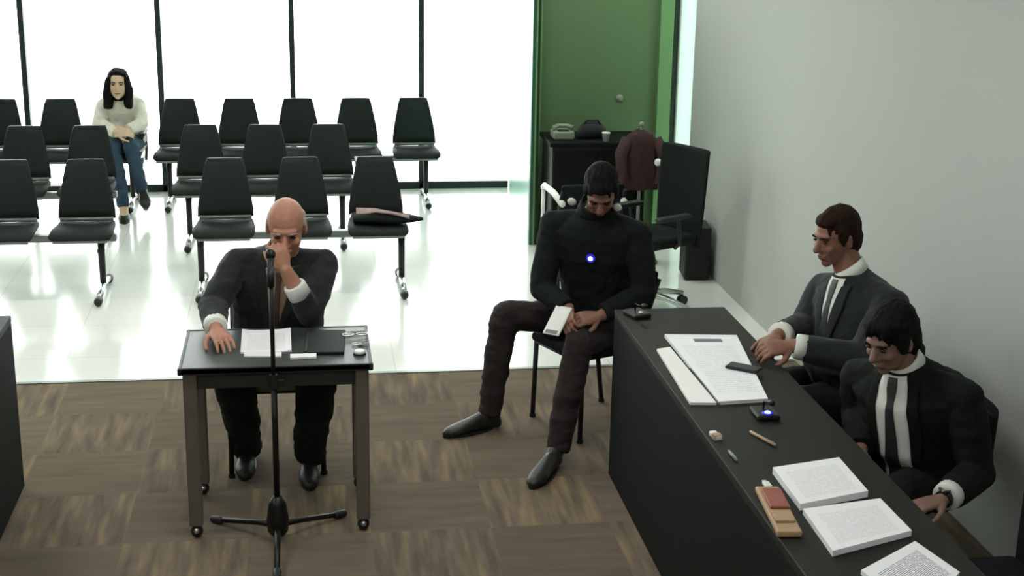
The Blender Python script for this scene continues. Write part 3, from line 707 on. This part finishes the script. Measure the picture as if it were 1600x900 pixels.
    nn = [v.normal.copy() for v in me.vertices]
    for v, n_ in zip(me.vertices, nn):
        q_ = v.co - hed; lx, ly, lz = q_.dot(sh), q_.dot(fh), q_.dot(uh)
        v.co = v.co + n_*(.0045*noise.noise(V((lx*75, ly*30+lz*18, lz*22)))+.005*noise.noise(V((lx*24, ly*24, lz*24))))
    shift(me, base); ob('hair', me, P.hair, root)
    # --- upper garment
    b = B(); e = getattr(P, 'e', .022); torso(b, e, getattr(P, 'belly', .0), getattr(P, 'low', .02))
    ov = getattr(P, 'sleeve', (.90, .90))
    for i, (elb, wri, hd, pn, kw) in enumerate(P.arms):
        S0 = P.sho[i]
        capsule(b, (nek - zc*.050)*.6+S0*.4, S0, (.050+e*.5), (.050+e*.5)); capsule(b, (nek - zc*.02)*.75+S0*.25, S0+zc*.01, (.035+e*.5), (.040+e*.5)); capsule(b, S0, S0*.5+elb*.5, (.050+e*.5), (.050+e*.5)); capsule(b, S0*.5+elb*.5, elb, (.050+e*.5), (.046+e*.5))
        end = elb.lerp(wri, ov[i])
        a_, b_ = perp(end-elb); r0, r1 = (.046+e*.5), (.038+e*.4)
        capsule(b, elb, elb.lerp(end, .5), r0, (r0+r1)/2)
        loft(b, [(elb.lerp(end, .4), a_*(r0+r1)/2, b_*(r0+r1)/2), (end, a_*r1, b_*r1)], 16)
    me = remesh(b, .006, 5)
    # gentle cloth folds
    dmg = []
    nn = [v.normal.copy() for v in me.vertices]
    for v, n_ in zip(me.vertices, nn):
        p = v.co.copy()
        v.co = p + n_*(.007*(noise.noise(V((p.x*7, p.y*7, p.z*16))))+.004*noise.noise(V((p.x*22+5, p.y*22, p.z*30))))
    bt = B(); torso(bt, e+.004, getattr(P, 'belly', .0), getattr(P, 'low', .02)); mt_ = remesh(bt, .009, 5)
    bvh = BVHTree.FromPolygons([v.co.copy() for v in mt_.vertices], [tuple(p.vertices) for p in mt_.polygons])
    shift(me, base); ob(P.topname, me, P.top, root)
    P.bvh = bvh
    def patch(name, rows, m, off=.004, th=.004, par=root, axis=None):
        """rows: (drop below the neck, x left, x right) -> strip laid on the chest"""
        s0, f0, z0 = P.frame; bb = B(); nx = 8; G = []
        rr = []
        for (a, b1) in zip(rows, rows[1:]):
            st = max(1, int((b1[0]-a[0])/.012))
            for q in range(st): t_ = q/st; rr.append(tuple(a[j]*(1-t_)+b1[j]*t_ for j in range(3)))
        rr.append(rows[-1])
        for (dz, xa, xb) in rr:
            row = []
            for i in range(nx+1):
                x_ = xa + (xb-xa)*i/nx
                spn = nek.lerp(che, dz/(nek-che).length) if dz < (nek-che).length else che.lerp(wst, min(1.6, (dz-(nek-che).length)/(che-wst).length))
                o_ = spn + s0*x_ + f0*.45
                hit = bvh.ray_cast(o_, -f0)
                row.append((hit[0] + f0*off) if hit[0] is not None else (spn + s0*x_ + f0*.08))
            G.append(row)
        vs = [[bb.verts.new(p-base) for p in row] for row in G]; vb = [[bb.verts.new(p-base-f0*th) for p in row] for row in G]
        R_, C_ = len(G), nx+1
        for r in range(R_-1):
            for c in range(C_-1):
                bb.faces.new((vs[r][c], vs[r][c+1], vs[r+1][c+1], vs[r+1][c])); bb.faces.new((vb[r][c], vb[r+1][c], vb[r+1][c+1], vb[r][c+1]))
        for r in range(R_-1):
            bb.faces.new((vs[r][0], vs[r+1][0], vb[r+1][0], vb[r][0])); bb.faces.new((vs[r][-1], vb[r][-1], vb[r+1][-1], vs[r+1][-1]))
        for c in range(C_-1):
            bb.faces.new((vs[0][c], vb[0][c], vb[0][c+1], vs[0][c+1])); bb.faces.new((vs[-1][c], vs[-1][c+1], vb[-1][c+1], vb[-1][c]))
        return ob(name, bb, m, par, smooth=True)
    P.patch = patch
    def collar(m, r=.064, h=.035, name='collar', tilt=.35):
        bb = B(); s0, f0, z0 = P.frame; nd = (hed - fh*.022 - uh*.055 - nek).normalized(); s1 = f0.cross(nd).normalized(); f1 = nd.cross(s1).normalized()
        n = 24; c0 = nek + nd*.012
        ri = []
        for (hh, rr_) in ((0, r+.012), (h, r+.002), (h+.004, r-.003), (h, r-.006), (0, r)):
            ri.append([bb.verts.new(c0 + nd*(hh + tilt*.05*(-math.cos(2*PI*i/n))) + (s1*math.sin(2*PI*i/n)*1.02 + f1*math.cos(2*PI*i/n)*.95)*rr_ - base) for i in range(n)])
        ri.append(ri[0])
        for p, q in zip(ri, ri[1:]):
            for i in range(n): bb.faces.new((p[i], p[(i+1) % n], q[(i+1) % n], q[i]))
        return ob(name, bb, m, root, smooth=True)
    P.collar = collar
    # --- cuffs
    if getattr(P, 'cuff', None):
        for i, (elb, wri, hd, pn, kw) in enumerate(P.arms):
            if i not in P.cuffs: continue
            a_, b_ = perp(wri-elb); bb = B()
            f0, f1 = P.cuffs[i]
            p0, p1 = elb.lerp(wri, f0)-base, elb.lerp(wri, f1)-base
            loft(bb, [(p0, a_*.048*k, b_*.048*k), (p0.lerp(p1, .9), a_*.046*k, b_*.046*k), (p1, a_*.043*k, b_*.043*k)], 18); ob('shirt_cuff', bb, P.cuff, root, smooth=True)
    # --- trousers and shoes
    b = B()
    loft(b, [(pel - V((0, 0, .115)), sp_*(.12), fp*(.09)), (pel - V((0, 0, .05)), sp_*(.180), fp*(.135)), (pel + V((0, 0, .05)), sp_*(.172), fp*(.122)), (pel + V((0, 0, .12)), sp_*(.16), fp*(.115))], 24)
    lw = getattr(P, 'lw', 1.0)
    for i, (kne, ank, toe) in enumerate(P.legs):
        kne, ank = V(kne), V(ank); h0 = P.hip[i]
        capsule(b, h0, kne, .096*k*lw, .070*k*lw, 18); capsule(b, kne, kne*.5+ank*.5, .070*k*lw, .064*k*lw, 18)
        d_ = (ank-kne).normalized(); a_, b_ = perp(d_)
        loft(b, [(kne*.55+ank*.45, a_*.066*k*lw, b_*.066*k*lw), (ank-V((0, 0, .015)), a_*.056*k*lw, b_*.056*k*lw)], 16)
    me = remesh(b, .007, 5)
    nn = [v.normal.copy() for v in me.vertices]
    for v, n_ in zip(me.vertices, nn):
        p = v.co.copy(); v.co = p + n_*(.009*noise.noise(V((p.x*8, p.y*8, p.z*20)))+.004*noise.noise(V((p.x*25, p.y*25, p.z*45))))
    shift(me, base); ob('trousers', me, P.bot, root)
    for i, (kne, ank, toe) in enumerate(P.legs):
        ank, toe = V(ank), V(toe); t_ = toe-ank; fl = V((t_.x, t_.y, 0)).normalized(); sd = V((-fl.y, fl.x, 0)); ud = V((0, 0, 1))
        if abs(toe.z) > .04:
            fl = (toe - (ank - V((0, 0, .055)))).normalized(); sd = fl.cross(V((0, 0, 1))).normalized(); ud = sd.cross(fl).normalized()
            sole = toe
        FL = .285*getattr(P, 'fs', 1.0); b = B(); hz = toe - fl*FL
        if abs(toe.z) <= .04: hz.z = 0; g = V((toe.x, toe.y, 0))
        else: g = toe
        def sr(u, wdt, hgt): return (g - fl*FL*(1-u) + ud*(hgt/2+.002), sd*wdt, ud*hgt/2)
        loft(b, [sr(0, .02, .05), sr(.04, .033, .075), sr(.18, .036, .09), sr(.36, .035, .095), sr(.55, .041, .075), sr(.75, .047, .058), sr(.92, .036, .045), sr(1, .014, .03)], 16)
        ac = ank - V((0, 0, 0)); capsule(b, g - fl*.22 + ud*.05, ac, .036, .040, 12)
        me = remesh(b, .006, 4); shift(me, base); sh_ = ob('shoe', me, P.shoe, root)
        b = B(); loft(b, [(g - fl*.14 + ud*.0, fl*.14, sd*.043), (g - fl*.14 + ud*.013, fl*.142, sd*.044)], 24)
        for v in b.verts: v.co -= base
        ob('sole', b, 'blackplastic', sh_)
    return root

def hair_short(b, hp, he, P):
    he(hp(-.022, 0, .042), .081, .098, .088); he(hp(-.050, 0, -.015), .074, .066, .085); he(hp(.030, 0, .085), .058, .050, .030)
    for q in (-1, 1): he(hp(.008, q*.068, .022), .012, .030, .040)
def hair_wavy(b, hp, he, P):
    he(hp(-.022, 0, .046), .086, .102, .092); he(hp(-.052, 0, -.015), .080, .070, .095); he(hp(.040, 0, .088), .066, .050, .032)
    for q in (-1, 1): he(hp(.012, q*.070, .018), .016, .036, .050)
    for i in range(16):
        a = i*2.4; r = .05+.015*(i % 3); he(hp(-.015+r*math.cos(a), r*math.sin(a)*.85, .112-r*.5), .026, .030, .018, 10)
def hair_bald(b, hp, he, P):
    he(hp(-.060, 0, -.005), .068, .046, .058)
    for q in (-1, 1): he(hp(-.038, q*.060, .004), .020, .052, .046); he(hp(-.010, q*.070, .022), .008, .030, .024)
def hair_long(b, hp, he, P):
    he(hp(-.034, 0, .038), .092, .100, .098); he(hp(-.050, 0, -.03), .090, .070, .11); he(hp(.012, 0, .088), .064, .05, .032)
    for q in (-1, 1):
        tip = P.hairtip
        capsule(b, hp(.03, q*.070, .045), hp(.02, q*.086, -.06), .026, .034); capsule(b, hp(.02, q*.086, -.06), hp(.02, q*.092, -.06)+V(tip), .034, .024)
        capsule(b, hp(-.03, q*.070, -.05), hp(-.03, q*.075, -.06)+V(tip), .045, .030)

# 1. the old man at the table -----------------------------------------------------
P = Person(); P.skin = 'skin1'; P.hair = 'hair_grey'; P.hairf = hair_bald; P.top = 'suit1'; P.topname = 'jacket'; P.bot = 'suit_trousers'; P.shoe = 'shoe'
P.pel = (-.01, .95, .53); P.che = (.0, .80, .84); P.nek = (.02, .72, 1.01); P.hed = (.045, .625, 1.155)
P.fp = (0, -1, 0); P.fc = (-.05, -1, -.3); P.fh = (-.06, -1, -.42); P.sw = .19; P.k = 1.05; P.belly = .06; P.e = .034; P.hs = 1.08; P.lw = 1.2
P.sho = [(-.175, .76, .965), (.205, .74, .955)]
P.arms = [((-.275, .58, .82), (-.250, .34, .790), (.30, -.9, -.10), (.0, 0, -1), dict(curl=.35)),
          ((.135, .52, .805), (.040, .475, 1.005), (-.28, .10, .93), (-.25, .95, 0), dict(curl=1.25, grip=.5, sc=.92))]
P.legs = [((-.195, .50, .50), (-.16, .78, .09), (-.17, .58, 0)), ((.165, .50, .50), (.12, .66, .09), (.12, .44, 0))]
P.cuff = 'shirt'; P.cuffs = {0: (.76, .93), 1: (.38, .66)}; P.sleeve = (.80, .42)
r_ = build_person(P, 'old balding man in dark suit at the small table, hand raised to his face')
P.patch('shirt', [(.00, -.055, .055), (.10, -.045, .045), (.30, -.008, .008)], 'shirt_tan', .004)
P.patch('tie', [(.02, -.016, .016), (.06, -.011, .011), (.27, -.020, .020)], 'tie_brown', .009)
P.patch('lapel', [(.00, -.085, -.055), (.10, -.095, -.045), (.30, -.020, -.006)], 'suit1', .008, .006)
P.patch('lapel', [(.00, .055, .085), (.10, .045, .095), (.30, .006, .020)], 'suit1', .008, .006)
P.collar('shirt_tan')
b = B()
base = V((P.pel[0], P.pel[1], 0))

# 2. man with the phone ------------------------------------------------------------
P = Person(); P.skin = 'skin2'; P.hair = 'hair_black'; P.hairf = hair_short; P.top = 'black_sweater'; P.topname = 'sweater'; P.bot = 'dark_jeans'; P.shoe = 'shoe'
P.pel = (1.53, 1.16, .545); P.che = (1.495, 1.08, .90); P.nek = (1.490, 1.04, 1.10); P.hed = (1.485, .93, 1.235)
P.fp = (-.80, -.6, 0); P.fc = (-.38, -.90, -.2); P.fh = (-.20, -.9, -.95); P.sw = .20; P.k = 1.04; P.e = .030; P.fs = 1.12; P.lw = .98
P.arms = [((1.235, 1.03, .74), (1.335, .845, .685), (-.15, -.75, -.35), (.75, .1, -.5), dict(curl=.9, grip=.5)),
          ((1.70, .90, .74), (1.475, .80, .665), (-.95, -.2, -.05), (-.15, .5, -.8), dict(curl=.9, grip=.5))]
P.legs = [((1.085, 1.20, .555), (1.00, 1.11, .09), (.765, 1.01, 0)), ((1.37, .74, .555), (1.255, .62, .09), (1.095, .36, 0))]
P.sleeve = (.93, .93)
build_person(P, 'person in black sweater sitting beside the right desk, head bowed over a white phone')
for q in (-1, 1):
    s0, f0, z0 = P.frame; b = B(); c = V(P.nek) + s0*q*.108 + f0*.060 + z0*.070 - V((P.pel[0], P.pel[1], 0))
    ell(b, c, s0*.022, f0*.012, (z0+f0*.3)*.022, 12); o = ob('collar_tip', b, 'shirt', bpy.data.objects[[x.name for x in bpy.data.objects if x.get('category') == 'person'][-1]], smooth=True); o['label'] = 'white collar tip'
proot = o.parent
P.collar('black_sweater', .080, .05, 'neckband')
b = B(); s0, f0, z0 = P.frame
hit = P.bvh.ray_cast(V((1.49, 1.03, .95)) + f0*.5 - z0*.02, -f0)[0]
t = thing('glowing_badge', 'round badge with a blue-white light on the chest of the black sweater', 'badge', hit + f0*.006)
loft(b, [(V((0, 0, 0)), s0*.022, z0*.022), (f0*.006, s0*.022, z0*.022)], 20); ob('disc', b, 'led', t)
b = B(); ell(b, f0*.008, s0*.012, z0*.012, f0*.005, 12); ob('light', b, 'ledw', t, smooth=True)
t = thing('smartphone', 'white smartphone held over the lap by the person in the black sweater', 'phone', (1.27, .775, .655))
R = (Matrix.Rotation(math.radians(-38), 3, 'Z') @ Matrix.Rotation(math.radians(38), 3, 'X'))
b = B(); box(b, (0, 0, 0), (.085, .165, .010), .004, R); ob('body', b, 'white', t)
b = B(); box(b, R @ V((0, -.005, .0055)), (.072, .135, .001), 0, R); ob('screen', b, 'plainpaper', t)
b = B(); box(b, R @ V((0, -.068, .0064)), (.06, .018, .002), .0, R); ob('label_strip', b, 'grey', t)

# 3. middle suited man ---------------------------------------------------------------
P = Person(); P.skin = 'skin2'; P.hair = 'hair_brown'; P.hairf = hair_short; P.top = 'suit2'; P.topname = 'jacket'; P.bot = 'suit_trousers'; P.shoe = 'shoe'
P.pel = (2.44, .03, .545); P.che = (2.42, .01, .86); P.nek = (2.375, .02, 1.045); P.hed = (2.30, .05, 1.215)
P.fp = (-1, -.1, 0); P.fc = (-1, -.30, -.2); P.fh = (-.97, -.32, -.25); P.sw = .205; P.k = 1.12; P.e = .045; P.belly = .06
P.arms = [((2.22, .12, .80), (2.03, -.08, .835), (-.60, -.75, -.1), (0, 0, -1), dict(curl=.6, sc=.9)),
          ((2.30, -.33, .81), (2.04, -.24, .845), (-.95, -.1, -.05), (.0, .4, -.9), dict(curl=1.0, grip=.5))]
P.legs = [((2.02, .14, .53), (2.08, .12, .09), (1.90, .12, 0)), ((2.02, -.10, .53), (2.08, -.1, .09), (1.90, -.12, 0))]
P.cuff = 'shirt'; P.cuffs = {0: (.80, .94), 1: (.80, .96)}; P.sleeve = (.84, .84)
build_person(P, 'dark-haired man in slate suit, seen in profile, at the far end of the right desk')
P.patch('shirt', [(-.025, -.045, .045), (.01, -.050, .050), (.08, -.035, .035), (.20, -.008, .008)], 'shirt', .004)
P.patch('tie', [(-.022, -.018, .018), (.01, -.020, .020), (.05, -.014, .014), (.26, -.026, .026)], 'tie_dark', .009)
P.patch('lapel', [(.00, -.085, -.047), (.08, -.090, -.034), (.24, -.030, -.002)], 'suit2', .008, .006)
P.patch('lapel', [(.00, .047, .085), (.08, .034, .090), (.24, .002, .030)], 'suit2', .008, .006)
P.collar('shirt', .066, .045)

# 4. nearest suited man --------------------------------------------------------------
P = Person(); P.skin = 'skin3'; P.hair = 'hair_black'; P.hairf = hair_wavy; P.top = 'suit3'; P.topname = 'jacket'; P.bot = 'suit_trousers'; P.shoe = 'shoe'
P.pel = (2.39, -.76, .53); P.che = (2.32, -.80, .80); P.nek = (2.26, -.83, .945); P.hed = (2.18, -.86, 1.07)
P.fp = (-1, -.3, 0); P.fc = (-.80, -.60, -.15); P.fh = (-.88, -.48, -.42); P.sw = .20; P.k = 1.08; P.e = .042; P.belly = .02
P.arms = [((2.19, -.60, .70), (2.11, -.84, .63), (-.3, -.95, -.1), (0, 0, -1), dict(curl=.7)),
          ((2.46, -1.05, .62), (2.27, -1.21, .605), (-.95, -.22, -.12), (.1, .0, -1), dict(curl=.45))]
P.legs = [((2.05, -.72, .53), (2.10, -.72, .09), (1.92, -.74, 0)), ((2.03, -1.12, .52), (2.10, -1.08, .09), (1.92, -1.12, 0))]
P.cuff = 'shirt'; P.cuffs = {1: (.78, .95)}; P.sleeve = (.92, .80)
build_person(P, 'man in black suit, white shirt and tie, closest to the camera at the right desk')
P.patch('shirt', [(-.025, -.045, .045), (.02, -.060, .060), (.12, -.075, .065), (.36, -.080, .055), (.46, -.030, .020)], 'shirt', .005)
P.patch('tie', [(-.022, -.018, .018), (.01, -.020, .020), (.05, -.014, .014), (.30, -.030, .030), (.44, -.034, .034), (.48, -.004, .004)], 'tie_dark', .010)
P.patch('lapel', [(.00, -.090, -.058), (.12, -.115, -.072), (.38, -.105, -.078)], 'suit3', .010, .006)
P.patch('lapel', [(.00, .058, .090), (.12, .062, .105), (.38, .052, .080)], 'suit3', .010, .006)
P.collar('shirt', .066, .04)
e_, w_ = P.arms[1][0], P.arms[1][1]
t = thing('wristwatch', 'dark wristwatch on the left wrist of the nearest man', 'watch', w_)
a_, b_ = perp(w_-e_); d_ = (w_-e_).normalized()
b = B(); loft(b, [(-d_*.006, a_*.032, b_*.032), (d_*.012, a_*.031, b_*.031)], 20); ob('strap', b, 'blackplastic', t)
b = B(); box(b, (0, 0, .034), (.034, .034, .010), .004); ob('dial', b, 'chrome', t)

# 5. woman in the back row -------------------------------------------------------------
P = Person(); P.skin = 'skin4'; P.hair = 'hair_black'; P.hairf = hair_long; P.hairtip = (0, -.03, -.10); P.top = 'blouse'; P.topname = 'blouse'; P.bot = 'jeans'; P.shoe = 'shoe'
P.pel = (-1.30, 6.24, .545); P.che = (-1.29, 6.13, .80); P.nek = (-1.285, 6.05, .91); P.hed = (-1.285, 5.96, 1.02)
P.fp = (0, -1, 0); P.fc = (.05, -1, -.3); P.fh = (.05, -1, .02); P.sw = .15; P.k = .88; P.e = .014; P.vox = .006; P.hs = .95
P.arms = [((-1.45, 5.97, .72), (-1.30, 5.85, .66), (.9, -.2, .1), (0, .6, -.6), dict(curl=.6)),
          ((-1.12, 5.97, .72), (-1.22, 5.86, .68), (-.9, -.1, .2), (0, .6, -.6), dict(curl=.6))]
P.legs = [((-1.33, 5.84, .53), (-1.27, 5.76, .12), (-1.25, 5.60, 0)), ((-1.20, 5.83, .55), (-1.13, 5.86, .20), (-1.09, 5.68, .10))]
P.lw = .95
build_person(P, 'long-haired woman in cream blouse and jeans sitting by the window in the back row')
